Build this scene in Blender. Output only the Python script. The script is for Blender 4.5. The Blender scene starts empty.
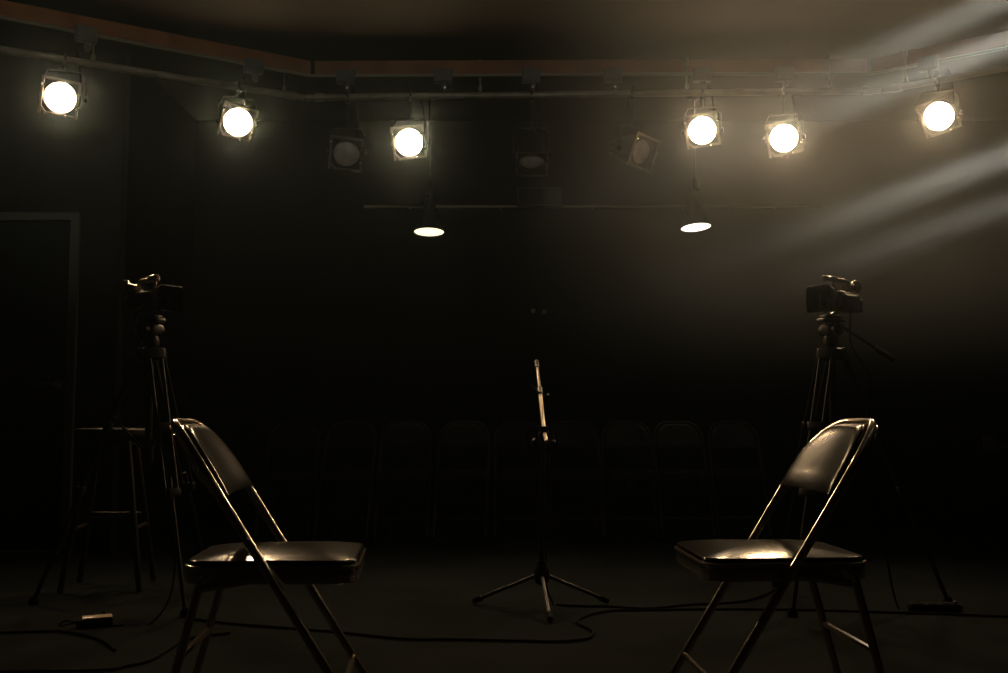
import bpy, bmesh, math, random
from mathutils import Vector, Matrix

C = bpy.context.scene.collection
S = bpy.context.scene
PI = math.pi
random.seed(7)

# ---------------------------------------------------------------- camera, world, exposure
cam = bpy.data.objects.new('camera', bpy.data.cameras.new('camera'))
C.objects.link(cam)
cam.location = (0, 0, 0.77)
cam.rotation_euler = (PI / 2 + math.atan(86 / 1050), 0, 0)
cam.data.sensor_width = 36.0
cam.data.lens = 36.0 * 1050 / 1008
cam.data.clip_start = 0.05
S.camera = cam

w = bpy.data.worlds.new('world'); S.world = w
w.use_nodes = True
w.node_tree.nodes['Background'].inputs[0].default_value = (0.9, 1.0, 0.8, 1)
w.node_tree.nodes['Background'].inputs[1].default_value = 0.002

S.view_settings.view_transform = 'Standard'
S.view_settings.look = 'None'
S.view_settings.gamma = 1.0
S.view_settings.use_curve_mapping = False
S.view_settings.exposure = 0.0
S.cycles.use_denoising = True
S.cycles.max_bounces = 6
S.cycles.volume_bounces = 0
S.cycles.use_light_tree = False
S.cycles.use_adaptive_sampling = False
S.cycles.volume_step_rate = 1.0
S.cycles.volume_max_steps = 128

LAMP_COL = (1.0, 0.68, 0.37)
LENS_STRENGTH = 210.0       # burning stage lamps on the pipe
PENDANT_STRENGTH = 1.7
HAZE_DENSITY = 0.0028
HAZE_GLOW = 0.0018
STREAK_WATTS = 48000.0
HAZE_RIGHT = 0.07

# three dim fill spots added high behind the camera to brighten the rig
for hx in (-2.3, 0.0, 2.3):
    hl = bpy.data.lights.new('rig_fill_light', 'SPOT'); hl.energy = 95; hl.color = (1, .92, .78)
    hl.spot_size = math.radians(21); hl.spot_blend = .7; hl.shadow_soft_size = .10
    ho = bpy.data.objects.new('rig_fill_light', hl); C.objects.link(ho); ho.location = (hx * .6, -1.6, 2.6)
    ho.rotation_euler = Vector((hx * .4, 8.0, .22)).to_track_quat('-Z', 'Y').to_euler()

# ---------------------------------------------------------------- materials
def mat(name, col, rough=0.5, metal=0.0, spec=0.5, noise=None, bump=None, emit=None, strength=0.0, coat=0.0):
    m = bpy.data.materials.new(name); m.use_nodes = True
    nt = m.node_tree; b = nt.nodes['Principled BSDF']
    b.inputs['Base Color'].default_value = (*col, 1)
    b.inputs['Roughness'].default_value = rough
    b.inputs['Metallic'].default_value = metal
    b.inputs['Specular IOR Level'].default_value = spec
    b.inputs['Coat Weight'].default_value = coat
    if emit:
        b.inputs['Emission Color'].default_value = (*emit, 1)
        b.inputs['Emission Strength'].default_value = strength
    if noise or bump:
        tc = nt.nodes.new('ShaderNodeTexCoord')
    if noise:                                     # (scale, low factor, high factor)
        n = nt.nodes.new('ShaderNodeTexNoise'); n.inputs['Scale'].default_value = noise[0]
        n.inputs['Detail'].default_value = 5
        r = nt.nodes.new('ShaderNodeMapRange')
        r.inputs['From Min'].default_value = 0.3; r.inputs['From Max'].default_value = 0.7
        r.inputs['To Min'].default_value = noise[1]; r.inputs['To Max'].default_value = noise[2]
        mx = nt.nodes.new('ShaderNodeMix'); mx.data_type = 'RGBA'; mx.blend_type = 'MULTIPLY'
        mx.inputs['Factor'].default_value = 1
        mx.inputs[6].default_value = (*col, 1)
        nt.links.new(tc.outputs['Object'], n.inputs['Vector'])
        nt.links.new(n.outputs['Fac'], r.inputs['Value'])
        nt.links.new(r.outputs['Result'], mx.inputs[7])
        nt.links.new(mx.outputs[2], b.inputs['Base Color'])
    if bump:                                      # (scale, strength, distance)
        n2 = nt.nodes.new('ShaderNodeTexNoise'); n2.inputs['Scale'].default_value = bump[0]
        n2.inputs['Detail'].default_value = 4
        bp = nt.nodes.new('ShaderNodeBump'); bp.inputs['Strength'].default_value = bump[1]
        bp.inputs['Distance'].default_value = bump[2]
        nt.links.new(tc.outputs['Object'], n2.inputs['Vector'])
        nt.links.new(n2.outputs['Fac'], bp.inputs['Height'])
        nt.links.new(bp.outputs['Normal'], b.inputs['Normal'])
    return m

M = {
    'floor': mat('black_stage_floor', (0.019, 0.023, 0.025), 0.9, noise=(1.3, 0.6, 1.25), bump=(30, 0.15, 0.003), spec=0.04),
    'wall': mat('black_wall_paint', (0.010, 0.011, 0.009), 0.85, noise=(2, 0.8, 1.2), spec=0.06),
    'wall_door': mat('dark_grey_green_wall_paint', (0.032, 0.040, 0.038), 0.75, noise=(2, 0.85, 1.15), spec=0.2),
    'ceiling': mat('dark_ceiling_paint', (0.022, 0.020, 0.018), 0.9, noise=(0.8, 0.6, 1.4), spec=0.1),
    'door': mat('dark_teal_door_paint', (0.020, 0.032, 0.034), 0.6, noise=(3, 0.85, 1.15), spec=0.2),
    'door_frame': mat('grey_door_frame_paint', (0.17, 0.18, 0.17), 0.7, spec=0.2),
    'beam': mat('stained_wood', (0.30, 0.12, 0.045), 0.6, noise=(6, 0.7, 1.2)),
    'pipe': mat('galvanised_pipe', (0.34, 0.31, 0.25), 0.5, metal=0.35, noise=(9, 0.7, 1.15)),
    'conduit': mat('grey_conduit', (0.30, 0.28, 0.22), 0.45, metal=0.3),
    'box': mat('grey_junction_box', (0.13, 0.13, 0.13), 0.6, metal=0.2, noise=(20, 0.8, 1.1)),
    'black': mat('black_painted_metal', (0.012, 0.012, 0.012), 0.42, spec=0.5),
    'frame_edge': mat('bare_worn_metal', (0.17, 0.155, 0.12), 0.4, metal=0.6),
    'shine': mat('bright_screw_metal', (0.75, 0.72, 0.66), 0.25, metal=0.9),
    'lens_lit': mat('burning_lamp_lens', (1, 0.9, 0.7), 0.3, emit=LAMP_COL, strength=LENS_STRENGTH),
    'lens_off': mat('frosted_grey_lens', (0.80, 0.74, 0.62), 0.35, noise=(14, 0.75, 1.1), spec=0.6),
    'pendant_glow': mat('pendant_diffuser', (1, 0.9, 0.7), 0.4, emit=(1.0, 0.86, 0.55), strength=PENDANT_STRENGTH),
    'pendant_glow_white': mat('white_pendant_diffuser', (1, 0.95, 0.85), 0.4, emit=(1.0, 0.90, 0.72), strength=PENDANT_STRENGTH * 1.5),
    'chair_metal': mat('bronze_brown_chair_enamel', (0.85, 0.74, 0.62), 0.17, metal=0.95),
    'chair_dimmed': mat('dimmed_chair_enamel', (0.10, 0.09, 0.075), 0.32, metal=0.5),  # back row copy of the chair enamel, darkened to imitate dim light
    'vinyl': mat('black_vinyl', (0.007, 0.0055, 0.0045), 0.18, spec=0.9, bump=(140, 0.05, 0.001)),
    'vinyl_back': mat('black_backrest_vinyl', (0.006, 0.005, 0.004), 0.23, spec=0.8, bump=(140, 0.06, 0.001)),
    'vinyl_dimmed': mat('dimmed_black_vinyl', (0.012, 0.011, 0.009), 0.42, spec=0.5),  # back row copy of the vinyl, sheen cut so the row looks dim
    'rubber': mat('black_rubber', (0.008, 0.008, 0.008), 0.8, spec=0.15),
    'cam_body': mat('black_camcorder_plastic', (0.022, 0.022, 0.024), 0.38, noise=(30, 0.8, 1.2)),
    'cam_gloss': mat('glossy_camcorder_trim', (0.45, 0.36, 0.27), 0.25, metal=0.7, spec=0.8),
    'cam_glass': mat('dark_lens_glass', (0.006, 0.006, 0.008), 0.06, spec=0.8),
    'tripod': mat('dark_tripod_alloy', (0.03, 0.03, 0.029), 0.4, metal=0.4),
    'stand': mat('mic_stand_tube', (0.34, 0.29, 0.22), 0.30, metal=0.9),
    'stand_black': mat('black_stand_tube', (0.05, 0.05, 0.048), 0.35, metal=0.5),
    'wood': mat('dark_stool_wood', (0.03, 0.022, 0.016), 0.36, noise=(10, 0.7, 1.2)),
    'cable': mat('black_cable_jacket', (0.006, 0.006, 0.006), 0.85, spec=0.1),
    'adapter_top_lit': mat('lit_adapter_top_colour', (0.85, 0.66, 0.50), 0.27, spec=1.0),  # light falling on the adapter top, put into its colour
    'plate': mat('grey_wall_plate', (0.22, 0.22, 0.21), 0.5),
}

# ---------------------------------------------------------------- mesh helpers
def add_box(bm, c, s, rot=None, bev=0.0, seg=2):
    t = bmesh.new(); bmesh.ops.create_cube(t, size=1.0)
    for v in t.verts: v.co = Vector((v.co.x * s[0], v.co.y * s[1], v.co.z * s[2]))
    if bev: bmesh.ops.bevel(t, geom=t.edges[:], offset=bev, segments=seg, affect='EDGES', profile=0.5)
    mx = Matrix.Translation(Vector(c)) @ ((rot if rot is not None else Matrix.Identity(3)).to_4x4())
    t.transform(mx); merge(bm, t)

def merge(bm, t):
    me = bpy.data.meshes.new('tmp'); t.to_mesh(me); t.free(); bm.from_mesh(me); bpy.data.meshes.remove(me)

def frame_for(d):
    d = d.normalized(); up = Vector((0, 0, 1)) if abs(d.z) < 0.95 else Vector((1, 0, 0))
    x = up.cross(d).normalized(); return x, d.cross(x).normalized()

def add_tube(bm, pts, r, n=10, closed=False, cap=True):
    pts = [Vector(p) for p in pts]; N = len(pts); rings = []; px = None
    for i, p in enumerate(pts):
        if closed: d = pts[(i + 1) % N] - pts[i - 1]
        else: d = pts[min(i + 1, N - 1)] - pts[max(i - 1, 0)]
        d.normalize()
        if px is None: x, y = frame_for(d)
        else:
            x = (px - d * px.dot(d)).normalized(); y = d.cross(x).normalized()
        px = x
        rr = r[i] if isinstance(r, (list, tuple)) else r
        rings.append([bm.verts.new(p + (x * math.cos(2 * PI * k / n) + y * math.sin(2 * PI * k / n)) * rr) for k in range(n)])
    for i in range(N if closed else N - 1):
        a, b = rings[i], rings[(i + 1) % N]
        for k in range(n): bm.faces.new((a[k], a[(k + 1) % n], b[(k + 1) % n], b[k]))
    if cap and not closed:
        bm.faces.new(list(reversed(rings[0]))); bm.faces.new(rings[-1])

def add_lathe(bm, prof, origin=(0, 0, 0), axis=(0, 0, 1), n=28, closed=False):
    """prof: list of (radius, height along axis)"""
    o = Vector(origin); d = Vector(axis).normalized(); x, y = frame_for(d); rings = []
    for r, h in prof:
        if r < 1e-6: rings.append([bm.verts.new(o + d * h)])
        else: rings.append([bm.verts.new(o + d * h + (x * math.cos(2 * PI * k / n) + y * math.sin(2 * PI * k / n)) * r) for k in range(n)])
    P = list(zip(rings[:-1], rings[1:])) + ([(rings[-1], rings[0])] if closed else [])
    for a, b in P:
        if len(a) == 1 and len(b) == 1: continue
        for k in range(n):
            if len(a) == 1: bm.faces.new((a[0], b[(k + 1) % n], b[k]))
            elif len(b) == 1: bm.faces.new((a[k], a[(k + 1) % n], b[0]))
            else: bm.faces.new((a[k], a[(k + 1) % n], b[(k + 1) % n], b[k]))

def add_prism(bm, outline, z0, z1, edge=0.0, crown=0.0, steps=4):
    """Closed slab over a 2-D outline with rounded rim and a domed top."""
    cx = sum(p[0] for p in outline) / len(outline); cy = sum(p[1] for p in outline) / len(outline)
    R = max(math.hypot(p[0] - cx, p[1] - cy) for p in outline)
    levels = [(0.0, z0)]
    if edge:
        for i in range(steps + 1):
            a = PI / 2 * i / steps; levels.append((edge * (1 - math.sin(a)), z0 + edge * 0.6 * (1 - math.cos(a)) ))
        levels = [(edge, z0)] + [(edge * (1 - math.sin(PI / 2 * i / steps)), z0 + edge * 0.6 * (1 - math.cos(PI / 2 * i / steps))) for i in range(1, steps + 1)]
        levels += [(edge * (1 - math.cos(PI / 2 * i / steps)), z1 - edge * 0.8 * (1 - math.sin(PI / 2 * i / steps))) for i in range(0, steps + 1)]
    else: levels = [(0.0, z0), (0.0, z1)]
    rings = []
    for ins, z in levels:
        k = 1 - ins / R
        rings.append([bm.verts.new((cx + (p[0] - cx) * k, cy + (p[1] - cy) * k, z)) for p in outline])
    if crown:
        k0 = 1 - levels[-1][0] / R
        for t in (0.85, 0.65, 0.4, 0.15):
            k = k0 * t
            rings.append([bm.verts.new((cx + (p[0] - cx) * k, cy + (p[1] - cy) * k, levels[-1][1] + crown * (1 - t * t))) for p in outline])
    n = len(outline)
    for a, b in zip(rings[:-1], rings[1:]):
        for k in range(n): bm.faces.new((a[k], a[(k + 1) % n], b[(k + 1) % n], b[k]))
    bm.faces.new(list(reversed(rings[0]))); bm.faces.new(rings[-1])

def catmull(pts, n=8):
    P = [Vector(p) for p in pts]; P = [P[0] * 2 - P[1]] + P + [P[-1] * 2 - P[-2]]; out = []
    for i in range(1, len(P) - 2):
        for k in range(n):
            t = k / n; a, b, c, d = P[i - 1:i + 3]
            out.append(0.5 * ((2 * b) + (c - a) * t + (2 * a - 5 * b + 4 * c - d) * t * t + (3 * b - a - 3 * c + d) * t ** 3))
    out.append(P[-2]); return out

CACHE = {}
def obj(name, key, build, material, parent=None, smooth=True):
    """One mesh object; meshes of repeats are shared through CACHE."""
    if key in CACHE and key: me = CACHE[key]
    else:
        bm = bmesh.new(); build(bm); bmesh.ops.recalc_face_normals(bm, faces=bm.faces)
        me = bpy.data.meshes.new(name); bm.to_mesh(me); bm.free()
        me.materials.append(M[material])
        if smooth:
            for p in me.polygons: p.use_smooth = True
            me.update()
            try: me.set_sharp_from_angle(angle=math.radians(38))
            except Exception: pass
        if key: CACHE[key] = me
    o = bpy.data.objects.new(name, me); C.objects.link(o)
    if parent: o.parent = parent
    return o

def tag(o, label=None, cat=None, group=None, kind=None):
    if label: o['label'] = label
    if cat: o['category'] = cat
    if group: o['group'] = group
    if kind: o['kind'] = kind
    return o

def thing(name, label, cat, loc=(0, 0, 0), rz=0.0, group=None):
    o = bpy.data.objects.new(name, None); C.objects.link(o)
    o.location = loc; o.rotation_euler = (0, 0, rz); o.empty_display_size = 0.1
    return tag(o, label, cat, group)

def dup(root, loc, rz, label=None, group=None):
    r = root.copy(); C.objects.link(r); r.location = loc; r.rotation_euler = (0, 0, rz)
    if label: r['label'] = label
    if group: r['group'] = group
    for ch in list(root.children):
        c = ch.copy(); C.objects.link(c); c.parent = r
        for g in list(ch.children):
            d = g.copy(); C.objects.link(d); d.parent = c
    return r

def struct(name, build, material, parent=None, smooth=False):
    o = obj(name, None, build, material, parent, smooth)
    if not parent: o['kind'] = 'structure'
    return o

def slab(c, s, bev=0.0): return lambda bm: add_box(bm, c, s, None, bev)

# ---------------------------------------------------------------- setting
CEIL = 3.05; YB = 7.8; XL = -4.6; XR = 4.6
struct('floor', slab((0, 2.75, -0.05), (9.4, 10.5, 0.1)), 'floor')
struct('ceiling', slab((0, 2.75, CEIL + 0.05), (9.4, 10.5, 0.1)), 'ceiling')
struct('wall_back', slab(((-2.33 + XR) / 2, YB + 0.05, CEIL / 2), (XR + 2.33, 0.1, CEIL)), 'wall')
struct('wall_right', slab((XR + 0.05, 2.7, CEIL / 2), (0.1, 10.3, CEIL)), 'wall')
struct('wall_front', slab((0, -2.45, CEIL / 2), (9.3, 0.1, CEIL)), 'wall')
struct('wall_left', slab((XL - 0.05, 2.0, CEIL / 2), (0.1, 8.8, CEIL)), 'wall_door')
DX1, DX0, DH, DY = -2.62, -3.52, 1.99, 6.3
def wl(bm):
    add_box(bm, ((DX1 - 2.33) / 2, DY + 0.05, CEIL / 2), (-2.33 - DX1, 0.1, CEIL))
    add_box(bm, ((XL + DX0) / 2, DY + 0.05, CEIL / 2), (DX0 - XL, 0.1, CEIL))
    add_box(bm, ((DX1 + DX0) / 2, DY + 0.05, (CEIL + DH) / 2), (DX1 - DX0, 0.1, CEIL - DH))
struct('wall_door_side', wl, 'wall_door')
struct('wall_return', slab((-2.38, (DY + YB) / 2 + 0.05, CEIL / 2), (0.1, YB - DY, CEIL)), 'wall')
def dfr(bm):
    for x in (DX0, DX1):
        s = 1 if x == DX1 else -1
        add_box(bm, (x + s * 0.025, DY - 0.012, (DH + .05) / 2), (0.055, 0.035, DH + .05), None, 0.005)
    add_box(bm, ((DX0 + DX1) / 2, DY - 0.012, DH + 0.025), (DX1 - DX0 + 0.1, 0.033, 0.05), None, 0.005)
struct('trim_1', dfr, 'door_frame')
struct('trim_2', slab(((DX0 + DX1) / 2, DY + 0.0, 0.008), (DX1 - DX0, 0.09, 0.016), 0.004), 'door_frame')
def dleaf(bm):
    add_box(bm, ((DX0 + DX1) / 2, DY + 0.045, DH / 2 + 0.008), (DX1 - DX0 - 0.008, 0.045, DH - 0.02), None, 0.003)
door = struct('door_1', dleaf, 'door')
def dhan(bm):
    x, y, z = -2.68, DY + 0.02, 1.0
    add_lathe(bm, [(0, 0), (0.028, 0), (0.028, 0.008), (0.011, 0.014), (0.010, 0.045), (0, 0.045)], (x, y, z), (0, -1, 0), 20)
    add_tube(bm, catmull([(x, y - 0.045, z), (x - 0.03, y - 0.052, z), (x - 0.08, y - 0.05, z), (x - 0.125, y - 0.045, z - 0.004)], 5), 0.0075, 10)
h = obj('door_handle', None, dhan, 'shine', door)
struct('baseboard_back', slab(((-2.33 + XR) / 2, YB - 0.008, 0.05), (XR + 2.33, 0.016, 0.1), 0.004), 'wall')

# ---------------------------------------------------------------- lighting rig under the ceiling
PZ = 2.82
def lerp(a, b, t): return Vector(a) * (1 - t) + Vector(b) * t
BEAM = [(-4.3, 4.48), (-1.22, 6.47), (2.30, 6.42), (4.10, 5.11)]
PIPE = [(-4.2, 4.84), (-1.26, 6.50), (2.34, 6.36), (4.10, 5.07)]
side = ['left wing', 'centre run', 'right wing']
def beam_mesh(a, b):
    a, b = Vector((*a, 2.995)), Vector((*b, 2.995))
    def f(bm):
        d = b - a; R = Matrix.Rotation(math.atan2(d.y, d.x), 3, 'Z')
        add_box(bm, (a + b) / 2, (d.length, 0.05, 0.088), R, 0.004)
    return f
for i in range(3):
    a, b = Vector(BEAM[i]), Vector(BEAM[i + 1]); d = (b - a).normalized()
    if i == 0: b = b - d * 0.01
    if i == 1: a = a + d * 0.03; b = b - d * 0.03
    if i == 2: a = a + d * 0.01
    o = obj('ceiling_beam', None, beam_mesh(a, b), 'beam', smooth=False)
    tag(o, ['stained wooden ceiling beam running down over the left lamps',
            'stained wooden ceiling beam running level across the middle of the room',
            'stained wooden ceiling beam rising to the upper right corner'][i], 'beam')
    # thin electrical conduit under the beam
    a3 = Vector((BEAM[i][0], BEAM[i][1] - 0.045, 2.935)); b3 = Vector((BEAM[i + 1][0], BEAM[i + 1][1] - 0.045, 2.935))
    o = obj('conduit', None, lambda bm, a3=a3, b3=b3: add_tube(bm, [a3, b3], 0.010, 10), 'conduit')
    tag(o, ['thin grey conduit under the left ceiling beam', 'thin grey conduit under the middle ceiling beam',
            'thin grey conduit under the rising right ceiling beam'][i], 'conduit')
    a4, b4 = Vector((*PIPE[i], PZ)), Vector((*PIPE[i + 1], PZ)); e = (b4 - a4).normalized()
    def pm(bm, a4=a4, b4=b4, e=e, i=i):
        add_tube(bm, [a4 + e * (0.006 if i else 0), b4 - e * (0.006 if i < 2 else 0)], 0.021, 14)
        for q in ([b4 - e * .09] if i < 2 else []) + ([a4 + e * .09] if i else []):
            add_tube(bm, [q - e * .028, q + e * .028], 0.027, 14)
    o = obj('lighting_pipe', None, pm, 'pipe')
    tag(o, ['long steel lighting pipe slanting down from the upper left', 'level steel lighting pipe above the middle lamps',
            'steel lighting pipe of the right wing rising to the frame edge'][i], 'pipe')

def seg_at(seg, x):
    i = 0 if x < seg[1][0] else (1 if x < seg[2][0] else 2)
    a, b = seg[i], seg[i + 1]; t = (x - a[0]) / (b[0] - a[0])
    return a[1] + (b[1] - a[1]) * t, i

# rods dropping from the beam to the pipe
def rod_mesh(bm):
    add_tube(bm, [(0, 0, PZ - 0.01), (0, 0, 3.045)], 0.0055, 8)
    add_tube(bm, [(0, 0, PZ + 0.03), (0, 0, PZ + 0.055)], 0.013, 6)
    add_tube(bm, [(0, 0, 3.0), (0, 0, 3.04)], 0.014, 6)
    add_tube(bm, [(-0.0, -0.03, PZ), (0, -0.0215, PZ + .022), (0, 0, PZ + 0.03), (0, 0.0215, PZ + .022), (0, .03, PZ)], 0.006, 6)
for x, lab in ((-2.36, 'threaded rod holding the left pipe wing above the bright leftmost lamp'),
               (-1.38, 'threaded rod holding the pipe near its left bend'),
               (-0.15, 'threaded rod holding the middle of the level pipe'),
               (1.14, 'threaded rod holding the pipe just above the brightest lamp right of centre'),
               (2.02, 'threaded rod holding the pipe near its right end'),
               (2.46, 'threaded rod holding the right pipe wing')):
    y, i = seg_at(PIPE, x)
    o = obj('hanging_rod', 'rod', rod_mesh, 'conduit'); o.location = (x, y - 0.012 if i == 1 else y, 0)
    tag(o, lab, 'rod', 'rods holding the lighting pipe')

# junction boxes on the conduit, each with an outlet and a plug
def jb(bm):
    add_box(bm, (0, 0, 0), (0.115, 0.06, 0.085), None, 0.006)
    add_box(bm, (0, -0.033, 0), (0.095, 0.008, 0.07), None, 0.002)
def jplug(bm):
    add_lathe(bm, [(0, 0), (0.020, 0), (0.020, 0.03), (0.012, 0.05), (0.006, 0.055), (0, .055)], (0.01, -0.0, -0.042), (0, 0, -1), 14)
def jscrew(bm): add_lathe(bm, [(0, 0), (0.010, 0), (0.008, 0.006), (0, 0.008)], (0.012, -0.02, -0.075), (0, -1, 0), 10)
jbx = [(-2.33, 'grey junction box beside the rod above the leftmost lamp'), (-1.52, 'grey junction box left of the beam bend'),
       (-0.99, 'grey junction box just right of the left beam bend'), (-0.38, 'grey junction box above the second pendant-side lamp, left of centre'),
       (0.17, 'grey junction box above the dim middle lamp'), (0.68, 'grey junction box above the unlit lamp right of centre'),
       (1.23, 'grey junction box over the brightest lamp'), (1.74, 'grey junction box over the fifth burning lamp'),
       (2.56, 'grey junction box over the rightmost burning lamp')]
for x, lab in jbx:
    y, i = seg_at(BEAM, x); a, b = BEAM[i], BEAM[i + 1]
    t = thing('junction_box', lab, 'junction box', (x, y - 0.055, 2.925), math.atan2(b[1] - a[1], b[0] - a[0]), 'junction boxes on the conduit')
    obj('box_body', 'jb', jb, 'box', t, False)
    p = obj('plug', 'jp', jplug, 'box', t); obj('screw', 'js', jscrew, 'shine', p)

# ---------------------------------------------------------------- stage lamps
# can axis is local -Y, pivot of the yoke at the body origin
def can_body(bm):
    add_lathe(bm, [(0, .175), (.035, .17), (.055, .15), (.07, .11), (.085, .055), (.093, .02), (.095, -.09), (.101, -.092),
                   (.101, -.102), (.092, -.102), (.090, -.05), (.084, -.045), (0, -.040)], (0, 0, 0), (0, 1, 0), 32)
    for k in range(8):
        a = 2 * PI * k / 8
        add_box(bm, (.062 * math.cos(a), .135, .062 * math.sin(a)), (.012, .02, .012), None, .002)
def can_lens(bm):
    add_lathe(bm, [(0, -.088), (.035, -.086), (.06, -.080), (.080, -.068), (.080, -.056), (0, -.056)], (0, 0, 0), (0, 1, 0), 36)
def gel_frame(bm):
    for sx, sz, lx, lz in ((0, 1, .205, .014), (1, 0, .014, .205), (-1, 0, .014, .205)):
        add_box(bm, (sx * .0955, -.112, sz * .0955), (lx, .006, lz), None, .001)
    add_box(bm, (.014, -.112, -.0955), (.177, .006, .014), None, .001)
    add_box(bm, (-.079, -.1125, -.079), (.060, .006, .014), Matrix.Rotation(PI / 4, 3, 'Y'), .001)
def gel_holder(bm):
    # dark plate with round hole behind the bright rim
    n = 40; inner = []; outer = []
    for k in range(n):
        a = 2 * PI * (k + .5) / n; c, s = math.cos(a), math.sin(a); m = .098 / max(abs(c), abs(s))
        inner.append(bm.verts.new((.083 * c, -.1055, .083 * s))); outer.append(bm.verts.new((m * c, -.1055, m * s)))
    fs = [bm.faces.new((inner[k], outer[k], outer[(k + 1) % n], inner[(k + 1) % n])) for k in range(n)]
    r = bmesh.ops.extrude_face_region(bm, geom=fs)
    bmesh.ops.translate(bm, vec=(0, .004, 0), verts=[e for e in r['geom'] if isinstance(e, bmesh.types.BMVert)])
def clipf(bm): add_lathe(bm, [(0, 0), (.008, 0), (.007, .008), (0, .010)], (0, 0, 0), (0, -1, 0), 10)
def yoke_mesh(stem):
    def f(bm):
        top = .15
        pts = [(-.112, 0, 0), (-.112, 0, top * .7), (-.09, 0, top), (.09, 0, top), (.112, 0, top * .7), (.112, 0, 0)]
        for a, b in zip(pts[:-1], pts[1:]):
            a, b = Vector(a), Vector(b); d = b - a
            R = Matrix.Rotation(-math.atan2(d.z, d.x), 3, 'Y')
            add_box(bm, (a + b) / 2, (d.length + .004, .026, .005), R)
        add_tube(bm, [(0, 0, top), (0, 0, max(stem, top + .012))], .009, 10)
        for s in (-1, 1): add_lathe(bm, [(0, 0), (.018, 0), (.018, .012), (.008, .016), (0, .016)], (s * .113, 0, 0), (s, 0, 0), 14)
    return f
def clamp_mesh(bm):     # origin on the pipe centre
    pts = [(0, .028 * math.cos(a), .028 * math.sin(a)) for a in [math.radians(-60 + 24 * k) for k in range(12)]]
    add_tube(bm, pts, .0075, 8)
    add_box(bm, (0, 0, -.034), (.028, .045, .022), None, .004)
def knob_mesh(bm):
    add_tube(bm, [(0, -.026, -.02), (0, -.06, -.03)], .005, 8)
    add_lathe(bm, [(0, 0), (.010, 0), (.010, .012), (0, .014)], (0, -.06, -.03), (0, -1, -.3), 10)

LAMPS = [ # px-derived place on the pipe x, lens height, pan deg (0 = to the camera side), tilt down deg, lit, roll, label
    (-2.49, 2.60, 15, 17, 1, 8, 'burning round stage lamp at the far upper left'),
    (-1.63, 2.600, 20, 16, 1, 12, 'burning round stage lamp second from the left, near the pipe bend'),
    (-.985, 2.465, 6, 20, 0, 6, 'unlit stage lamp with a grey lens in a square frame, left of centre'),
    (-.585, 2.525, -4, 16, 1, -5, 'burning round stage lamp third from the left, above the left pendant'),
    (.173, 2.455, 0, 58, 0, 0, 'dark unlit stage lamp tilted down in the very middle of the pipe'),
    (.800, 2.46, 38, 20, 0, 8, 'unlit stage lamp turned sideways with a bright frame edge, beside the brightest lamp'),
    (1.235, 2.575, -14, 12, 1, -6, 'brightest burning stage lamp, above the right pendant'),
    (1.735, 2.525, -18, 14, 1, -8, 'burning stage lamp just right of the brightest one'),
    (2.61, 2.600, -30, 16, 1, -14, 'burning round stage lamp at the far upper right'),
]
for x, z, pan, tilt, lit, roll, lab in LAMPS:
    y, i = seg_at(PIPE, x)
    t = thing('stage_lamp', lab, 'stage lamp', (x, y, z), 0.0, 'stage lamps hung from the pipe')
    t.rotation_euler = (0, 0, math.radians(pan))
    stem = PZ - z - .04
    obj('yoke', None, yoke_mesh(stem), 'black', t, False)
    c = obj('clamp', 'clamp', clamp_mesh, 'black', t); c.location = (0, 0, PZ - z)
    c.rotation_euler = (0, 0, -math.radians(pan) + math.atan2(PIPE[i + 1][1] - PIPE[i][1], PIPE[i + 1][0] - PIPE[i][0]))
    obj('clamp_knob', 'clampk', knob_mesh, 'frame_edge', c)
    b = obj('can', 'can', can_body, 'black', t); b.rotation_euler = (math.radians(tilt), math.radians(roll), 0)
    obj('lens', 'lens_lit' if lit else 'lens_off', can_lens, 'lens_lit' if lit else 'lens_off', b)
    obj('gel_frame', 'gf', gel_frame, 'frame_edge', b, False)
    obj('frame_holder', 'gh', gel_holder, 'black', b, False)
    for cx, cz in ((.096, .045), (.096, -.045), (-.096, .06), (.04, -.098)):
        q = obj('clip', 'clipf', clipf, 'shine', b); q.location = (cx, -.114, cz)
    def cord(bm, z=z, y=y, x=x):
        by, bi = seg_at(BEAM, x)
        pts = [(0.0, .17, -.01), (.02, .24, .03), (.06, .20, .16), (.05, .10, .30), (.03, 0.02, PZ - z + .06)]
        add_tube(bm, catmull(pts, 6), .0042, 7)
    obj('power_cord', None, cord, 'cable', t)

# added unseen pole with four narrow lamps; their beams imitate flare streaks
def streak_can(bm):
    add_lathe(bm, [(0, .13), (.03, .125), (.042, .10), (.045, 0), (.045, -.09), (.040, -.09), (.038, .03), (0, .03)], (0, 0, 0), (0, 1, 0), 24)
STREAK_POLE = (3.00, 3.78)
STREAK_LAMPS = [((2.92, 3.70, 2.794), (.381, 2.0, 1.333), 0.7), ((2.907, 3.70, 2.572), (.38, 2.0, 1.274), 1.3),
        ((2.88, 3.70, 2.127), (.377, 2.0, 1.062), 1.3), ((2.866, 3.70, 1.907), (.375, 2.0, .985), .7)]
t = thing('streak_pole', 'added unseen pole with narrow lamps that make flare-like streaks, off to the right', 'lighting boom', (*STREAK_POLE, 0))
obj('pole', None, lambda bm: add_tube(bm, [(0, 0, .02), (0, 0, CEIL - .01)], .02, 14), 'black', t)
obj('base', None, lambda bm: add_lathe(bm, [(0, 0), (.22, 0), (.22, .015), (.03, .03), (0, .03)], n=28), 'black', t)
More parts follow.
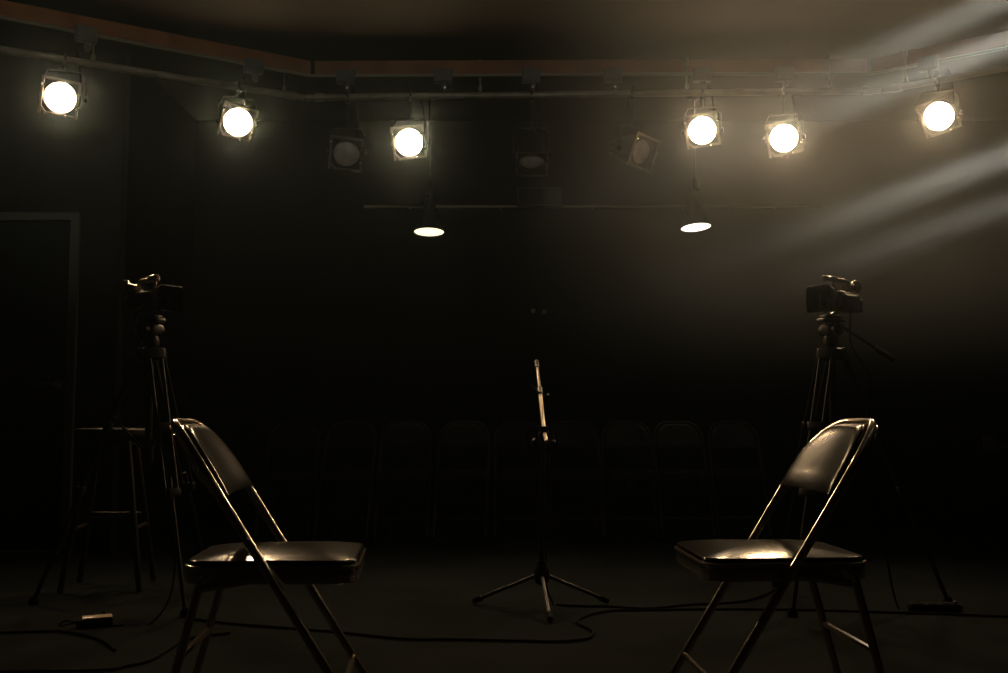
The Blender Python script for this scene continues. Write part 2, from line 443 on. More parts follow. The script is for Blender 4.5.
for p, q, k in STREAK_LAMPS:
    p, q = Vector(p), Vector(q); d = (q - p).normalized()
    c = obj('streak_lamp', 'pin', streak_can, 'black', t); c.location = p - Vector((*STREAK_POLE, 0)) - d * .10
    c.rotation_euler = d.to_track_quat('-Y', 'Z').to_euler()
    L = bpy.data.lights.new('streak_light', 'SPOT'); L.energy = STREAK_WATTS * k; L.color = (1, .86, .66)
    L.spot_size = math.radians(1.5); L.spot_blend = 1.0; L.shadow_soft_size = .03
    lo = bpy.data.objects.new('streak_light', L); C.objects.link(lo); lo.location = p
    lo.rotation_euler = d.to_track_quat('-Z', 'Y').to_euler()

# ---------------------------------------------------------------- pendants
def shade(bm):
    add_lathe(bm, [(.024, .30), (.028, .27), (.040, .20), (.060, .12), (.085, .05), (.108, .0), (.104, .0), (.080, .052), (.055, .12), (.034, .20), (.020, .265), (.018, .30)], closed=True)
def bulb(bm): add_lathe(bm, [(0, -.002), (.05, -.001), (.085, .001), (.1035, .004), (.1015, .010), (0, .010)], n=32)
def prod(bm):
    add_tube(bm, [(0, 0, .29), (0, 0, CEIL - 2.08 + .0)], .006, 8)
    add_lathe(bm, [(0, .27), (.028, .27), (.028, .33), (.010, .36), (0, .36)], n=16)
def canopy(bm): add_lathe(bm, [(0, 0), (.05, 0), (.045, -.02), (.012, -.03), (0, -.03)], (0, 0, CEIL - 2.08), n=20)
for x, z, white, tl, lab in ((-.52, 2.085, 0, 0, 'small cone pendant light with a yellowish glowing disc, left of centre'),
                         (1.332, 2.117, 1, -4, 'small cone pendant light with a white glowing disc, slightly tilted, right of centre')):
    t = thing('pendant_light', lab, 'pendant light', (x, 7.2, z), 0.0)
    t.location.z = z
    r = obj('drop_rod', None, lambda bm, z=z: (add_tube(bm, [(0, 0, .29), (0, 0, CEIL - z - .02)], .006, 8),
                                           add_lathe(bm, [(0, .27), (.028, .27), (.028, .33), (.010, .36), (0, .36)], n=16)), 'black', t)
    c = obj('canopy', None, lambda bm, z=z: add_lathe(bm, [(0, 0), (.05, 0), (.045, -.02), (.012, -.03), (0, -.03)], (0, 0, CEIL - z), n=20), 'black', t)
    s = obj('lamp_shade', 'pshade', shade, 'black', t)
    g = obj('diffuser', 'pg%d' % white, bulb, 'pendant_glow_white' if white else 'pendant_glow', s)
    s.rotation_euler = (math.radians(-7), math.radians(tl), 0)

# ---------------------------------------------------------------- folding chairs
SEATX0, SEATX1 = -.167, .239
def xb(z):
    """x of the back tube at height z: straight rake, easing upright near the top"""
    if z < .62: return .014 + (.45 - z) * .629
    t = z - .62; return .014 + (.45 - .62) * .629 - .629 * t + 0.25 * t * t
ZT = .770; RC = .125; W = .205
def outline_y(z, w=W, zt=ZT, rc=RC):
    if z < zt - rc: return w
    dz = z - (zt - rc); return w - rc + math.sqrt(max(rc * rc - dz * dz, 0))
def bow(y, z): return -.037 * (1 - (y / W) ** 2) * min(1, max(0, (z - .56) / .08))
def frame_tube(bm):
    pts = []
    for z in [.012, .15, .3, .45, .55, .60]: pts.append((xb(z), -W, z))
    zs = ZT - RC; pts.append((xb(.63), -W, .63))
    for k in range(0, 9):
        a = PI / 2 * k / 8; z = zs + RC * math.sin(a); y = -(W - RC + RC * math.cos(a)); pts.append((xb(z) + bow(y, z), y, z))
    for y in (-.04, 0, .04): pts.append((xb(ZT) + bow(y, ZT), y, ZT))
    pts += [(p[0], -p[1], p[2]) for p in reversed(pts[:-3])]
    add_tube(bm, pts, .0112, 12)
def panel(z0, z1, w, off, thick, n=16, m=12, rc=.12, puff=1.0):
    """padded or pressed back panel: two skins joined at the rim"""
    def f(bm):
        sk = []
        for sgn in (1, -1):
            rows = []
            for j in range(m + 1):
                z = z0 + (z1 - z0) * (1 - (1 - j / m) ** 1.6); hw = outline_y(z, w, z1 + .0, rc); row = []
                for i in range(n + 1):
                    u = -1 + 2 * i / n; u = math.sin(u * PI / 2) if abs(u) < 1 else u; y = u * hw
                    e = max(0, (1 - abs(u) ** 7) * (1 - (j / m) ** 9) * (1 - (1 - j / m) ** 12)) ** .5
                    t = thick / 2 * e * (.5 + .5 * puff * (1 - .35 * u * u)) if 0 < i < n and 0 < j < m else 0
                    row.append(bm.verts.new((xb(z) + bow(y, z) + off + sgn * t, y, z)))
                rows.append(row)
            sk.append(rows)
            for j in range(m):
                for i in range(n): bm.faces.new((rows[j][i], rows[j][i + 1], rows[j + 1][i + 1], rows[j + 1][i]))
        bmesh.ops.remove_doubles(bm, verts=bm.verts, dist=1e-5)
    return f
def seat_outline(g=0.0, n=8):
    x0, x1 = SEATX0 - g, SEATX1 + g; wf, wr = .198 + g, .180 + g; r = .05; pts = []
    for (cx, cy, a0) in ((x1 - r, wf - r, 0), (x0 + r, wr - r, PI / 2), (x0 + r, -(wr - r), PI), (x1 - r, -(wf - r), 3 * PI / 2)):
        for k in range(n + 1):
            a = a0 + PI / 2 * k / n; pts.append((cx + r * math.cos(a), cy + r * math.sin(a)))
    # densify the straight runs
    out = []
    for a, b in zip(pts, pts[1:] + pts[:1]):
        d = math.hypot(b[0] - a[0], b[1] - a[1]); k = max(1, int(d / .03))
        out += [(a[0] + (b[0] - a[0]) * q / k, a[1] + (b[1] - a[1]) * q / k) for q in range(k)]
    return out
def seat_pad(bm): add_prism(bm, seat_outline(-.0015), .431, .447, .010, .0185)
def seat_pan(bm): add_prism(bm, seat_outline(), .392, .430, .006)
def piping(bm): add_tube(bm, [(p[0], p[1], .4315) for p in seat_outline(.001)], .0042, 8, closed=True)
def rear_leg(s):
    def f(bm):
        y = s * .178
        add_tube(bm, [(-.095, y, .425), (-.125, y, .40), (-.178, y, .19), (-.225, y, .012)], .0105, 12)
    return f
def strut(bm, a, b, r=.006): add_tube(bm, [a, b], r, 8)
def link(s):
    def f(bm):
        a, b = Vector((.04, s * .190, .412)), Vector((-.118, s * .190, .385))
        add_box(bm, (a + b) / 2, ((b - a).length, .004, .018), Matrix.Rotation(-math.atan2(b.z - a.z, b.x - a.x), 3, 'Y'), .001)
    return f
def cap(x, y):
    return lambda bm: add_lathe(bm, [(0, 0), (.0145, 0), (.0155, .006), (.013, .03), (0, .031)], (x, y, 0), (0, 0, 1), 14)
def rivet(x, y, z, s):
    return lambda bm: add_lathe(bm, [(0, 0), (.007, 0), (.005, .004), (0, .005)], (x, y, z), (0, s, 0), 10)
def make_chair(label, loc, rz, group):
    t = thing('folding_chair', label, 'chair', loc, rz, group)
    obj('front_frame', 'c_ff', frame_tube, 'chair_metal', t)
    obj('backrest', 'c_back', panel(.598, .766, .190, .020, .040), 'vinyl_back', t)
    obj('back_shell', 'c_shell', panel(.602, .764, .194, -.018, .012, puff=.6), 'chair_metal', t)
    st = obj('seat', 'c_seat', seat_pad, 'vinyl', t); obj('piping', 'c_pip', piping, 'chair_metal', st)
    obj('seat_pan', 'c_pan', seat_pan, 'chair_metal', t)
    for s in (-1, 1):
        l = obj('rear_leg', 'c_rl%d' % s, rear_leg(s), 'chair_metal', t)
        obj('foot_cap', 'c_rc%d' % s, cap(-.2255, s * .178), 'rubber', l)
        obj('foot_cap', 'c_fc%d' % s, cap(xb(.012), s * W), 'rubber', t)
        obj('side_link', 'c_lk%d' % s, link(s), 'chair_metal', t)
        obj('rivet', 'c_rv%d' % s, rivet(-.118, s * .192, .385, s), 'shine', t)
        obj('rivet', 'c_rw%d' % s, rivet(xb(.5), s * (W + .010), .5, s), 'shine', t)
    obj('crossbar', 'c_cb', lambda bm: strut(bm, (-.168, -.178, .225), (-.168, .178, .225), .0085), 'chair_metal', t)
    obj('crossbar', 'c_cf', lambda bm: strut(bm, (xb(.14), -W, .14), (xb(.14), W, .14), .0085), 'chair_metal', t)
    return t
chair = make_chair('black padded metal folding chair facing right, in the left foreground', (-.599, 2.678, 0), .084, 'folding chairs in the foreground')
dup(chair, (.71, 2.735, 0), 3.181, 'black padded metal folding chair facing left, in the right foreground')
row = [(292, 7.25, 'outermost visible chair of the dim back row, behind the left chair'),
       (349, 7.2, 'dim back row folding chair two places left of the camera-facing arched one'),
       (405, 7.2, 'dim back row folding chair with a glinting right shoulder'),
       (463, 7.15, 'back row folding chair whose rounded frame is the clearest, left of the microphone stand'),
       (520, 7.2, 'dim back row folding chair just left behind the microphone stand'),
       (574, 7.22, 'dim back row folding chair just right of the microphone stand'),
       (627, 7.2, 'dim back row folding chair in front of the small wall outlet'),
       (680, 7.2, 'dim back row folding chair behind the front tip of the right chair seat'),
       (735, 7.25, 'rightmost chair of the dim back row, behind the right chair')]
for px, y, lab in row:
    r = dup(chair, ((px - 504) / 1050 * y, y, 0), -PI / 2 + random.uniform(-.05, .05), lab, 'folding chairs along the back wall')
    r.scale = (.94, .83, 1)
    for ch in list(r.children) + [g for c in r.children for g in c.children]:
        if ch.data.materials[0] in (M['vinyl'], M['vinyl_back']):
            ch.material_slots[0].link = 'OBJECT'; ch.material_slots[0].material = M['vinyl_dimmed']
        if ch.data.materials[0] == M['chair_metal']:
            ch.material_slots[0].link = 'OBJECT'; ch.material_slots[0].material = M['chair_dimmed']

# ---------------------------------------------------------------- camcorders and tripods
def make_camcorder(label, loc, rz):
    t = thing('camcorder', label, 'camcorder', loc, rz)      # faces local +X, base at z = 0
    def body(bm):
        add_box(bm, (-.005, 0, .055), (.19, .075, .085), None, .014, 3)
        add_box(bm, (-.06, -.012, .095), (.09, .05, .03), None, .010, 3)
        add_box(bm, (.02, .045, .05), (.12, .03, .065), None, .012, 3)
    obj('body', 'k_body', body, 'cam_body', t)
    def barrel(bm): add_lathe(bm, [(0, 0), (.040, 0), (.040, .02), (.037, .022), (.037, .05), (.042, .052), (.042, .07), (0, .07)], (.085, 0, .055), (1, 0, 0), 28)
    lb = obj('lens_barrel', 'k_lens', barrel, 'cam_body', t)
    obj('front_glass', 'k_glass', lambda bm: add_lathe(bm, [(0, .012), (.02, .010), (.034, 0), (0, 0)], (.155, 0, .055), (1, 0, 0), 24), 'cam_glass', lb)
    def hood(bm):
        # flared rounded-rectangle shade, open at the front, with a real wall
        def ring(x, hy, hz, r, n=5):
            pts = []
            for cx, cz, a0 in ((hy - r, hz - r, 0), (-(hy - r), hz - r, PI / 2), (-(hy - r), -(hz - r), PI), (hy - r, -(hz - r), 3 * PI / 2)):
                for k in range(n + 1):
                    a = a0 + PI / 2 * k / n; pts.append(bm.verts.new((x, cx + r * math.cos(a), .055 + cz + r * math.sin(a))))
            return pts
        R = [ring(.150, .044, .040, .03), ring(.160, .050, .046, .016), ring(.235, .066, .055, .014), ring(.238, .064, .053, .013),
             ring(.235, .062, .051, .012), ring(.165, .046, .042, .014), ring(.158, .040, .036, .028)]
        for a, b in zip(R, R[1:] + R[:1]):
            n = len(a)
            for k in range(n): bm.faces.new((a[k], a[(k + 1) % n], b[(k + 1) % n], b[k]))
    obj('lens_hood', 'k_hood', hood, 'cam_body', t)
    def handle(bm):
        add_tube(bm, catmull([(-.055, 0, .10), (-.058, 0, .125), (-.035, 0, .142), (.03, 0, .146), (.085, 0, .142), (.098, 0, .125), (.08, 0, .098)], 6), .0095, 10)
        add_box(bm, (.095, 0, .146), (.05, .03, .02), None, .006)
    hd = obj('carry_handle', 'k_handle', handle, 'cam_gloss', t)
    def mic(bm):
        add_lathe(bm, [(0, 0), (.011, .002), (.012, .01), (.012, .07), (.009, .078), (0, .08)], (.075, -.022, .150), (1, 0, 0), 16)
    obj('microphone', 'k_mic', mic, 'cam_gloss', t)
    def vf(bm):
        add_tube(bm, catmull([(-.03, -.01, .112), (-.07, -.012, .118), (-.12, -.012, .128)], 5), .019, 14)
        add_lathe(bm, [(0, 0), (.019, 0), (.026, .012), (.028, .028), (.022, .030), (.016, .022), (0, .022)], (-.118, -.012, .1275), (-1, 0, .22), 20)
    obj('viewfinder', 'k_vf', vf, 'cam_gloss', t)
    obj('battery', 'k_bat', lambda bm: add_box(bm, (-.115, .004, .045), (.045, .05, .055), None, .006), 'cam_body', t)
    def strap(bm): add_tube(bm, catmull([(-.08, -.04, .09), (-.085, -.075, .055), (-.05, -.085, .02), (.02, -.075, .012), (.06, -.045, .03)], 6), .006, 8)
    obj('hand_strap', 'k_strap', strap, 'cam_gloss', t)
    for q in ((.03, -.040, .075), (.055, -.040, .04), (-.03, -.040, .06)):
        o = obj('button', 'k_btn', lambda bm: add_lathe(bm, [(0, 0), (.005, 0), (.0045, .003), (0, .004)], (0, 0, 0), (0, -1, 0), 10), 'shine', t); o.location = q
    return t

def make_tripod(label, loc, rz, foot_deg, H=1.24):
    t = thing('tripod', label, 'tripod', loc, rz)
    top = 1.07
    def col(bm):
        add_tube(bm, [(0, 0, .62), (0, 0, H - .10)], .016, 14)
        add_lathe(bm, [(0, 0), (.055, 0), (.062, .02), (.05, .05), (.03, .06), (0, .06)], (0, 0, top - .03), (0, 0, 1), 20)
    obj('column', None, col, 'tripod', t)
    def head(bm):
        add_lathe(bm, [(0, 0), (.034, 0), (.038, .02), (.030, .045), (0, .045)], (0, 0, H - .135), (0, 0, 1), 20)
        add_box(bm, (0, 0, H - .065), (.07, .06, .055), None, .012, 3)
        add_lathe(bm, [(0, -.05), (.026, -.05), (.028, -.02), (.028, .05), (0, .05)], (0, 0, H - .065), (0, 1, 0), 18)
        add_box(bm, (0, 0, H - .025), (.12, .055, .018), None, .005)
        add_box(bm, (0, 0, H - .008), (.09, .045, .015), None, .004)
    hd = obj('fluid_head', None, head, 'tripod', t)
    obj('lock_knob', None, lambda bm: add_lathe(bm, [(0, 0), (.016, 0), (.016, .014), (.006, .018), (0, .018)], (-.03, -.05, H - .07), (0, -1, 0), 12), 'shine', hd)
    obj('pan_handle', None, lambda bm: (add_tube(bm, [(-.02, .045, H - .05), (-.13, .08, H - .12), (-.25, .10, H - .19)], .007, 8),
                                         add_tube(bm, [(-.17, .087, H - .145), (-.26, .102, H - .195)], .013, 10)), 'rubber', t)
    for d in foot_deg:
        a = math.radians(d) - rz; u = Vector((math.cos(a), math.sin(a), 0)); v = Vector((-u.y, u.x, 0))
        P0 = u * .05 + Vector((0, 0, top)); P1 = u * .45 + Vector((0, 0, .015)); D = P1 - P0
        def leg(bm, P0=P0, D=D, v=v, u=u):
            for s in (-1, 1): add_tube(bm, [P0 + v * s * .026, P0 + D * .56 + v * s * .026], .0085, 10)
            for q in (.0, .30, .56):
                c = P0 + D * q; R = Matrix((v, D.normalized().cross(v), D.normalized())).transposed()
                add_box(bm, c, (.075, .026, .035 if q else .05), R, .004)
        l = obj('leg', None, leg, 'tripod', t)
        obj('lower_tube', None, lambda bm, P0=P0, D=D: add_tube(bm, [P0 + D * .50, P0 + D * .985], .0095, 10), 'tripod', l)
        obj('rubber_foot', None, lambda bm, P1=P1: add_lathe(bm, [(0, -.015), (.020, -.015), (.022, 0), (.012, .02), (0, .022)], P1, (0, 0, 1), 14), 'rubber', l)
    def spread(bm):
        for d in foot_deg:
            a = math.radians(d) - rz; u = Vector((math.cos(a), math.sin(a), 0))
            add_tube(bm, [Vector((0, 0, .63)), u * .155 + Vector((0, 0, .80))], .005, 8)
        add_tube(bm, [(0, 0, .60), (0, 0, .66)], .024, 12)
    obj('spreader', None, spread, 'rubber', t)
    return t
TL = (-1.55, 4.6, 0); TR = (1.437, 4.6, 0)
make_tripod('black camera tripod with twin-tube legs behind the left chair', TL, math.radians(-30), (-51, 69, 189))
make_camcorder('black camcorder with square lens hood on the left tripod', (TL[0] - .04, TL[1], 1.24), math.radians(-38)).scale = (.88, .88, 1.05)
make_tripod('black camera tripod with twin-tube legs behind the right chair', TR, math.radians(205), (-130, -10, 110))
make_camcorder('black camcorder pointing left on the right tripod', (TR[0] + .06, TR[1], 1.24), math.radians(222)).scale = (.88, .88, 1.05)
o = obj('camera_cable', None, lambda bm: add_tube(bm, catmull([(TL[0] - .06, TL[1] - .06, 1.27), (TL[0] - .02, TL[1] - .11, 1.15), (TL[0] + .04, TL[1] - .13, .95), (TL[0] + .12, TL[1] - .21, .72),
        (TL[0] + .24, TL[1] - .36, .2), (TL[0] + .2, TL[1] - .5, .006), (TL[0] + .02, TL[1] - .55, .005), (-1.44, 4.05, .005)], 8), .004, 7), 'cable')
tag(o, 'thin black cable hanging down from the left camcorder along its tripod', 'cable')
o = obj('camera_cable', None, lambda bm: add_tube(bm, catmull([(TR[0] + .07, TR[1] - .06, 1.27), (TR[0] + .05, TR[1] - .12, 1.1), (TR[0] + .12, TR[1] - .14, .95), (TR[0] + .10, TR[1] - .16, .72),
        (TR[0] + .16, TR[1] - .12, .3), (TR[0] + .2, TR[1] - .16, .006), (1.7, 4.40, .005)], 8), .004, 7), 'cable')
tag(o, 'thin black cable hanging down from the right camcorder to the floor', 'cable')

# ---------------------------------------------------------------- bar stool by the door
def make_stool(label, loc, rz):
    t = thing('bar_stool', label, 'stool', loc, rz)
    n = 36; circ = [(.175 * math.cos(2 * PI * k / n), .175 * math.sin(2 * PI * k / n)) for k in range(n)]
    obj('seat', None, lambda bm: add_prism(bm, circ, .705, .742, .010, .004), 'wood', t)
    L = []
    for k in range(4):
        a = PI / 4 + PI / 2 * k; u = Vector((math.cos(a), math.sin(a), 0)); L.append(u)
        obj('leg', None, lambda bm, u=u: add_tube(bm, [u * .115 + Vector((0, 0, .71)), u * .245 + Vector((0, 0, .0))], [.017, .014], 12), 'wood', t)
    for k in range(4):
        z = .28 if k % 2 else .33
        r = lambda z: .115 + (.71 - z) / .71 * .13
        a, b = L[k] * r(z) + Vector((0, 0, z)), L[(k + 1) % 4] * r(z) + Vector((0, 0, z))
        obj('footrest', None, lambda bm, a=a, b=b: add_tube(bm, [a, b], .0095, 10), 'wood', t)
    obj('apron_ring', None, lambda bm: add_lathe(bm, [(.112, .665), (.124, .665), (.124, .706), (.112, .706)], n=32, closed=True), 'wood', t)
    return t
make_stool('dark bar stool with four splayed legs standing between the door and the left tripod', (-1.86, 5.02, 0), math.radians(8))

# ---------------------------------------------------------------- microphone stand in the middle
t = thing('microphone_stand', 'thin boom microphone stand on three low legs, centre of the room', 'microphone stand', (.156, 4.42, 0), 0)
obj('pole', None, lambda bm: (add_tube(bm, [(0, 0, .10), (0, 0, .45)], .0115, 12), add_tube(bm, [(0, 0, .45), (.01, 0, .70)], .0085, 12),
                               add_tube(bm, [(0, 0, .42), (0, 0, .47)], .018, 12)), 'stand_black', t)
obj('hub', None, lambda bm: add_lathe(bm, [(0, .105), (.022, .105), (.032, .12), (.034, .155), (.024, .175), (.018, .20), (0, .20)], n=18), 'stand_black', t)
for k, (fx, fy) in enumerate(((-.285, .12), (.285, .12), (.022, -.30))):
    l = obj('leg', None, lambda bm, fx=fx, fy=fy: add_tube(bm, [(fx * .07, fy * .07, .138), (fx * .93, fy * .93, .024)], .0085, 10), 'stand_black', t)
    obj('rubber_foot', None, lambda bm, fx=fx, fy=fy: add_tube(bm, [(fx * .88, fy * .88, .030), (fx, fy, .014)], .013, 12), 'rubber', l)
def clutch(bm):
    add_lathe(bm, [(0, -.03), (.022, -.03), (.025, 0), (.022, .03), (0, .03)], (.012, 0, .715), (0, 1, 0), 18)
    add_box(bm, (.012, 0, .735), (.035, .035, .04), None, .006)
cl = obj('clutch', None, clutch, 'stand_black', t)
obj('tension_knob', None, lambda bm: (add_lathe(bm, [(0, 0), (.022, 0), (.024, .012), (.012, .02), (0, .02)], (.045, -.02, .675), (1, -.4, 0), 12),
                                      add_lathe(bm, [(0, 0), (.020, 0), (.022, .012), (.012, .02), (0, .02)], (-.02, -.02, .685), (-1, -.4, 0), 12)), 'stand_black', cl)
obj('boom', None, lambda bm: (add_tube(bm, [(.018, -.10, .69), (.012, 0, .735), (.007, .34, .905)], .0095, 12), add_tube(bm, [(.007, .34, .905), (.003, .60, 1.035)], .0070, 12)), 'stand', t)
obj('boom_sleeve', None, lambda bm: add_tube(bm, [(.003, .59, 1.03), (.002, .66, 1.065)], .011, 12), 'stand_black', t)
def clip(bm):
    add_tube(bm, catmull([(-.035, .34, .94), (-.008, .32, .912), (.016, .31, .890), (.040, .32, .893)], 6), .0045, 8)
    add_tube(bm, [(.007, .32, .895), (.007, .38, .925)], .0135, 10)
cp = obj('cable_clip', None, clip, 'stand_black', t)
obj('clip_tip', None, lambda bm: add_lathe(bm, [(0, -.007), (.005, -.004), (.007, 0), (.005, .004), (0, .007)], (.044, .32, .895), (0, 0, 1), 12), 'shine', cp)
obj('coiled_cable', None, lambda bm: (add_tube(bm, [(-.038 + .02 * math.cos(a), -.03, .70 + .045 * math.sin(a)) for a in [k * PI / 8 for k in range(16)]], .004, 7, closed=True),
                                      add_tube(bm, [(.045 + .02 * math.cos(a), -.035, .69 + .045 * math.sin(a)) for a in [k * PI / 8 for k in range(16)]], .004, 7, closed=True),
                                      add_tube(bm, catmull([(-.025, -.025, .66), (-.012, -.02, .60), (-.02, -.018, .5), (.016, .014, .3), (.02, .02, .1), (.05, .05, .01)], 6), .0035, 7)), 'cable', t)

# ---------------------------------------------------------------- floor cables and boxes
def cable(pts, lab, r=.005, z=None):
    o = obj('floor_cable', None, lambda bm: add_tube(bm, catmull([(x, y, r + .001) for x, y in pts], 8), r, 8), 'cable')
    return tag(o, lab, 'cable', 'cables lying on the floor')
cable([(-1.25, 4.2), (-1.045, 4.082), (-.639, 3.93), (-.366, 3.80), (-.191, 3.788), (.05, 3.765), (.196, 3.754), (.29, 3.80), (.325, 3.90), (.318, 3.98), (.285, 4.08), (.30, 4.19), (.40, 4.33), (.557, 4.37),
       (1.06, 4.39), (1.598, 4.313), (1.992, 4.226), (2.6, 4.1)], 'long black cable crossing the whole floor with an s-bend right of the microphone stand')
cable([(.22, 4.50), (.30, 4.47), (.45, 4.45), (.595, 4.41), (.783, 4.50), (1.01, 4.572), (1.16, 4.75), (1.25, 4.92)], 'short black cable between the microphone stand and the right tripod')
cable([(-2.4, 3.93), (-1.878, 3.911), (-1.7, 3.93), (-1.622, 3.93), (-1.5, 3.85), (-1.40, 3.75), (-1.31, 3.61)], 'black cable from the left edge running in front of the power adapter')
cable([(-1.6, 3.3), (-1.251, 3.325), (-1.193, 3.378), (-1.142, 3.461), (-1.134, 3.641), (-1.12, 3.805), (-1.0, 3.9)], 'curved black cable at the lower left before the left chair')
t = thing('power_adapter', 'small power adapter with its top coloured as lit, on the floor before the left tripod', 'power adapter', (-1.545, 4.04, 0), math.radians(27))
obj('adapter_body', None, lambda bm: add_box(bm, (0, .012, .016), (.125, .060, .032), None, .004), 'rubber', t)
obj('top_plate', None, lambda bm: add_box(bm, (0.008, 0.002, .0375), (.108, .030, .006), Matrix.Rotation(math.radians(15), 3, 'X'), .002), 'adapter_top_lit', t)['label'] = 'top coloured pale tan as if lit'
obj('cord', None, lambda bm: add_tube(bm, catmull([(-.06, 0, .02), (-.10, .01, .03), (-.12, .05, .008), (-.06, .10, .006), (.04, .09, .03), (.03, .05, .045)], 6), .0035, 7), 'cable', t)
t = thing('power_strip', 'flat black power strip lying on the floor right of the right chair', 'power strip', (1.755, 4.36, 0), math.radians(-4))
obj('strip_body', None, lambda bm: add_box(bm, (0, 0, .018), (.20, .06, .036), None, .01, 3), 'rubber', t)
for k in range(3): obj('socket', None, lambda bm, k=k: add_lathe(bm, [(0, .036), (.017, .036), (.017, .039), (.014, .039), (.013, .037), (0, .037)], (-.06 + .055 * k, 0, 0), (0, 0, 1), 16), 'black', t)
obj('switch', None, lambda bm: add_box(bm, (.085, 0, .040), (.014, .02, .008), None, .002), 'plate', t)
o = obj('cable_plug', None, lambda bm: (add_lathe(bm, [(0, 0), (.012, 0), (.012, .03), (.007, .035), (.005, .05), (0, .05)], (1.88, 4.40, .013), (-1, -.2, 0), 14),
                                        add_lathe(bm, [(0, 0), (.009, 0), (.009, .004), (0, .004)], (1.881, 4.40, .013), (1, .2, 0), 12)), 'frame_edge')
tag(o, 'small glinting metal cable plug on the floor beside the black power strip', 'plug')

# ---------------------------------------------------------------- back wall fittings
def rail(x0, x1):
    def f(bm):
        add_tube(bm, [(x0, YB - .035, 2.383), (x1, YB - .035, 2.383)], .012, 10)
        for k in range(5):
            x = x0 + (x1 - x0) * (k + .5) / 5; add_box(bm, (x, YB - .016, 2.383), (.02, .036, .03), None, .003)
    return f
tag(obj('wall_rail', None, rail(-1.05, 2.38), 'conduit'), 'thin horizontal rail high on the dark back wall behind the pendants', 'rail')
t = thing('wall_box', 'shallow dark framed box hung on the back wall above the rail, in the middle', 'box', (.268, YB - .045, 2.452), 0)
obj('box_body', None, lambda bm: add_box(bm, (0, .015, 0), (.33, .05, .135), None, .006), 'black', t, False)
def bf(bm):
    for c, s in (((0, -.014, .066), (.34, .012, .014)), ((0, -.014, -.066), (.34, .012, .014)), ((.163, -.014, 0), (.014, .012, .13)), ((-.163, -.014, 0), (.014, .012, .13))): add_box(bm, c, s, None, .002)
obj('box_frame', None, bf, 'box', t, False)
for x, z, lab in ((.217, 1.600, 'left one of two small round hooks on the back wall above the microphone stand'),
                  (.299, 1.592, 'right one of two small round hooks on the back wall above the microphone stand')):
    o = obj('wall_hook', None, lambda bm, x=x, z=z: (add_lathe(bm, [(0, 0), (.016, 0), (.016, .006), (.006, .01), (.006, .035), (.014, .04), (.014, .05), (0, .054)], (x, YB, z), (0, -1, 0), 16),), 'frame_edge')
    tag(o, lab, 'hook', 'hooks on the back wall')
t = thing('wall_outlet', 'small grey wall outlet low on the back wall between dim chairs', 'outlet', (.936, YB, .348), 0)
obj('cover_plate', None, lambda bm: add_box(bm, (0, -.004, 0), (.070, .008, .115), None, .003), 'plate', t)
for s in (-1, 1): obj('socket', None, lambda bm, s=s: add_box(bm, (0, -.009, s * .026), (.034, .004, .030), None, .006), 'black', t)
t = thing('wall_bracket', 'grey wall plate with a half-round notch near the right edge of the picture', 'bracket', (3.645, YB, .612), 0)
def notch(bm):
    out = [(-.115, .052), (-.030, .052)] + [(.035 - .065 * math.cos(a), .052 - .055 * math.sin(a) * 1.2) for a in [PI * k / 12 for k in range(1, 12)]] + [(.10, .052), (.135, .052), (.135, -.045), (-.115, -.045)]
    n = len(out); a = [bm.verts.new((x, 0, z)) for x, z in out]; b = [bm.verts.new((x, -.02, z)) for x, z in out]
    bm.faces.new(a); bm.faces.new(list(reversed(b)))
    for k in range(n): bm.faces.new((a[k], a[(k + 1) % n], b[(k + 1) % n], b[k]))
obj('notched_plate', None, notch, 'plate', t, False)
obj('rim', None, lambda bm: add_lathe(bm, [(0, 0), (.05, 0), (.05, -.016), (.0, -.016)], (.035, 0, .055), (0, 1, 0), 24), 'black', t)

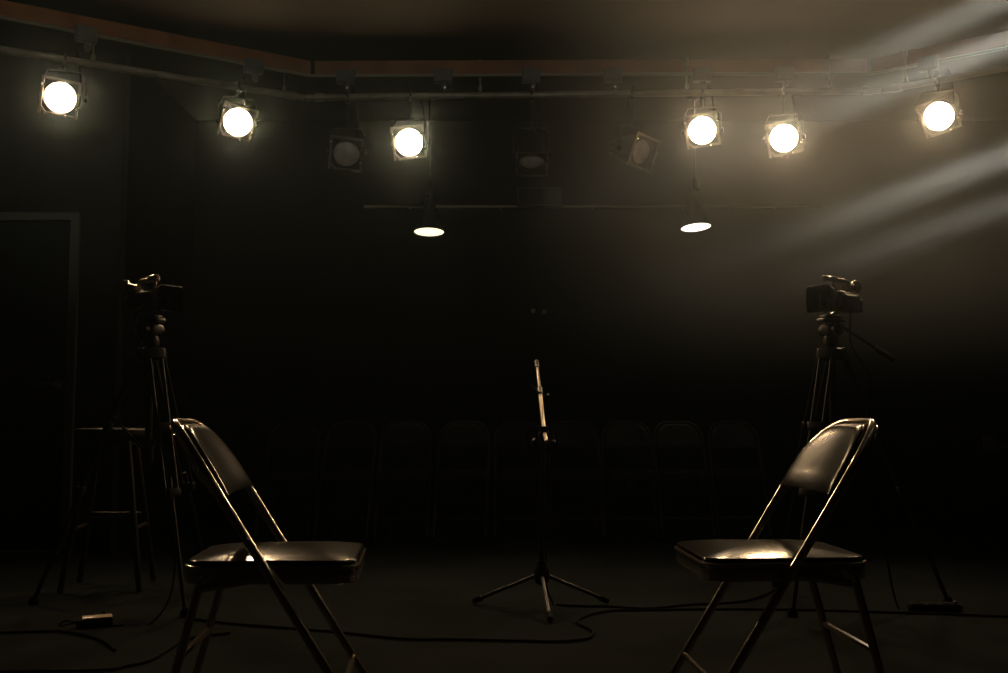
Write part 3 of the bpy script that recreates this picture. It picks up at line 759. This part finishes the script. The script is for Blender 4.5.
# ---------------------------------------------------------------- haze added for lamp bloom and flare veil
def haze_material():
    m = bpy.data.materials.new('bloom_veil_haze'); m.use_nodes = True; nt = m.node_tree
    nt.nodes.clear(); out = nt.nodes.new('ShaderNodeOutputMaterial')
    vs = nt.nodes.new('ShaderNodeVolumeScatter'); vs.inputs['Anisotropy'].default_value = 0.6
    vs.inputs['Color'].default_value = (0.34, 0.70, 0.95, 1)
    vs.inputs['Density'].default_value = HAZE_DENSITY
    v2 = nt.nodes.new('ShaderNodeVolumeScatter'); v2.inputs['Anisotropy'].default_value = 0.988   # forward lobe added to imitate tight bloom round the lamps
    v2.inputs['Color'].default_value = (1.0, 0.92, 0.75, 1); v2.inputs['Density'].default_value = HAZE_GLOW
    ad = nt.nodes.new('ShaderNodeAddShader'); nt.links.new(vs.outputs[0], ad.inputs[0]); nt.links.new(v2.outputs[0], ad.inputs[1])
    nt.links.new(ad.outputs[0], out.inputs['Volume'])
    return m
M['haze'] = haze_material()
o = obj('haze', None, slab((0, 4.98, 1.525), (9.1, 5.5, 3.03)), 'haze', None, False)
tag(o, 'thin haze added for lamp bloom and a faint veil over the dark room', 'haze', kind='stuff')

# denser haze added at upper right to imitate flare veil, thinning to the left
def flare_haze_material():
    m = bpy.data.materials.new('flare_haze'); m.use_nodes = True; nt = m.node_tree; N = nt.nodes.new; Lk = nt.links.new
    nt.nodes.clear(); out = N('ShaderNodeOutputMaterial'); vs = N('ShaderNodeVolumeScatter')
    vs.inputs['Anisotropy'].default_value = 0.25; vs.inputs['Color'].default_value = (0.80, 0.90, 1.0, 1)
    tc = N('ShaderNodeTexCoord'); sp = N('ShaderNodeSeparateXYZ'); Lk(tc.outputs['Object'], sp.inputs[0])
    def ramp(sock, a, b):
        r = N('ShaderNodeMapRange'); r.interpolation_type = 'SMOOTHSTEP'
        r.inputs['From Min'].default_value = a; r.inputs['From Max'].default_value = b
        Lk(sock, r.inputs['Value']); return r.outputs['Result']
    def mul(a, b):
        k = N('ShaderNodeMath'); k.operation = 'MULTIPLY'
        for q, v in ((0, a), (1, b)):
            if isinstance(v, float): k.inputs[q].default_value = v
            else: Lk(v, k.inputs[q])
        return k.outputs[0]
    nz = N('ShaderNodeTexNoise'); nz.inputs['Scale'].default_value = .9; nz.inputs['Detail'].default_value = 2
    Lk(tc.outputs['Object'], nz.inputs['Vector'])
    d = mul(ramp(sp.outputs['X'], -0.1, 1.5), ramp(sp.outputs['Z'], .85, 1.8))
    d = mul(mul(d, ramp(nz.outputs['Fac'], .15, .65)), HAZE_RIGHT)
    Lk(d, vs.inputs['Density']); Lk(vs.outputs[0], out.inputs['Volume']); return m
M['flare_haze'] = flare_haze_material()
o = obj('flare_haze', None, slab((2.2, 3.9, 1.94), (4.6, 4.8, 2.18)), 'flare_haze', None, False)
tag(o, 'denser haze added to imitate flare veil and carry the streaks at the upper right', 'haze', kind='stuff')
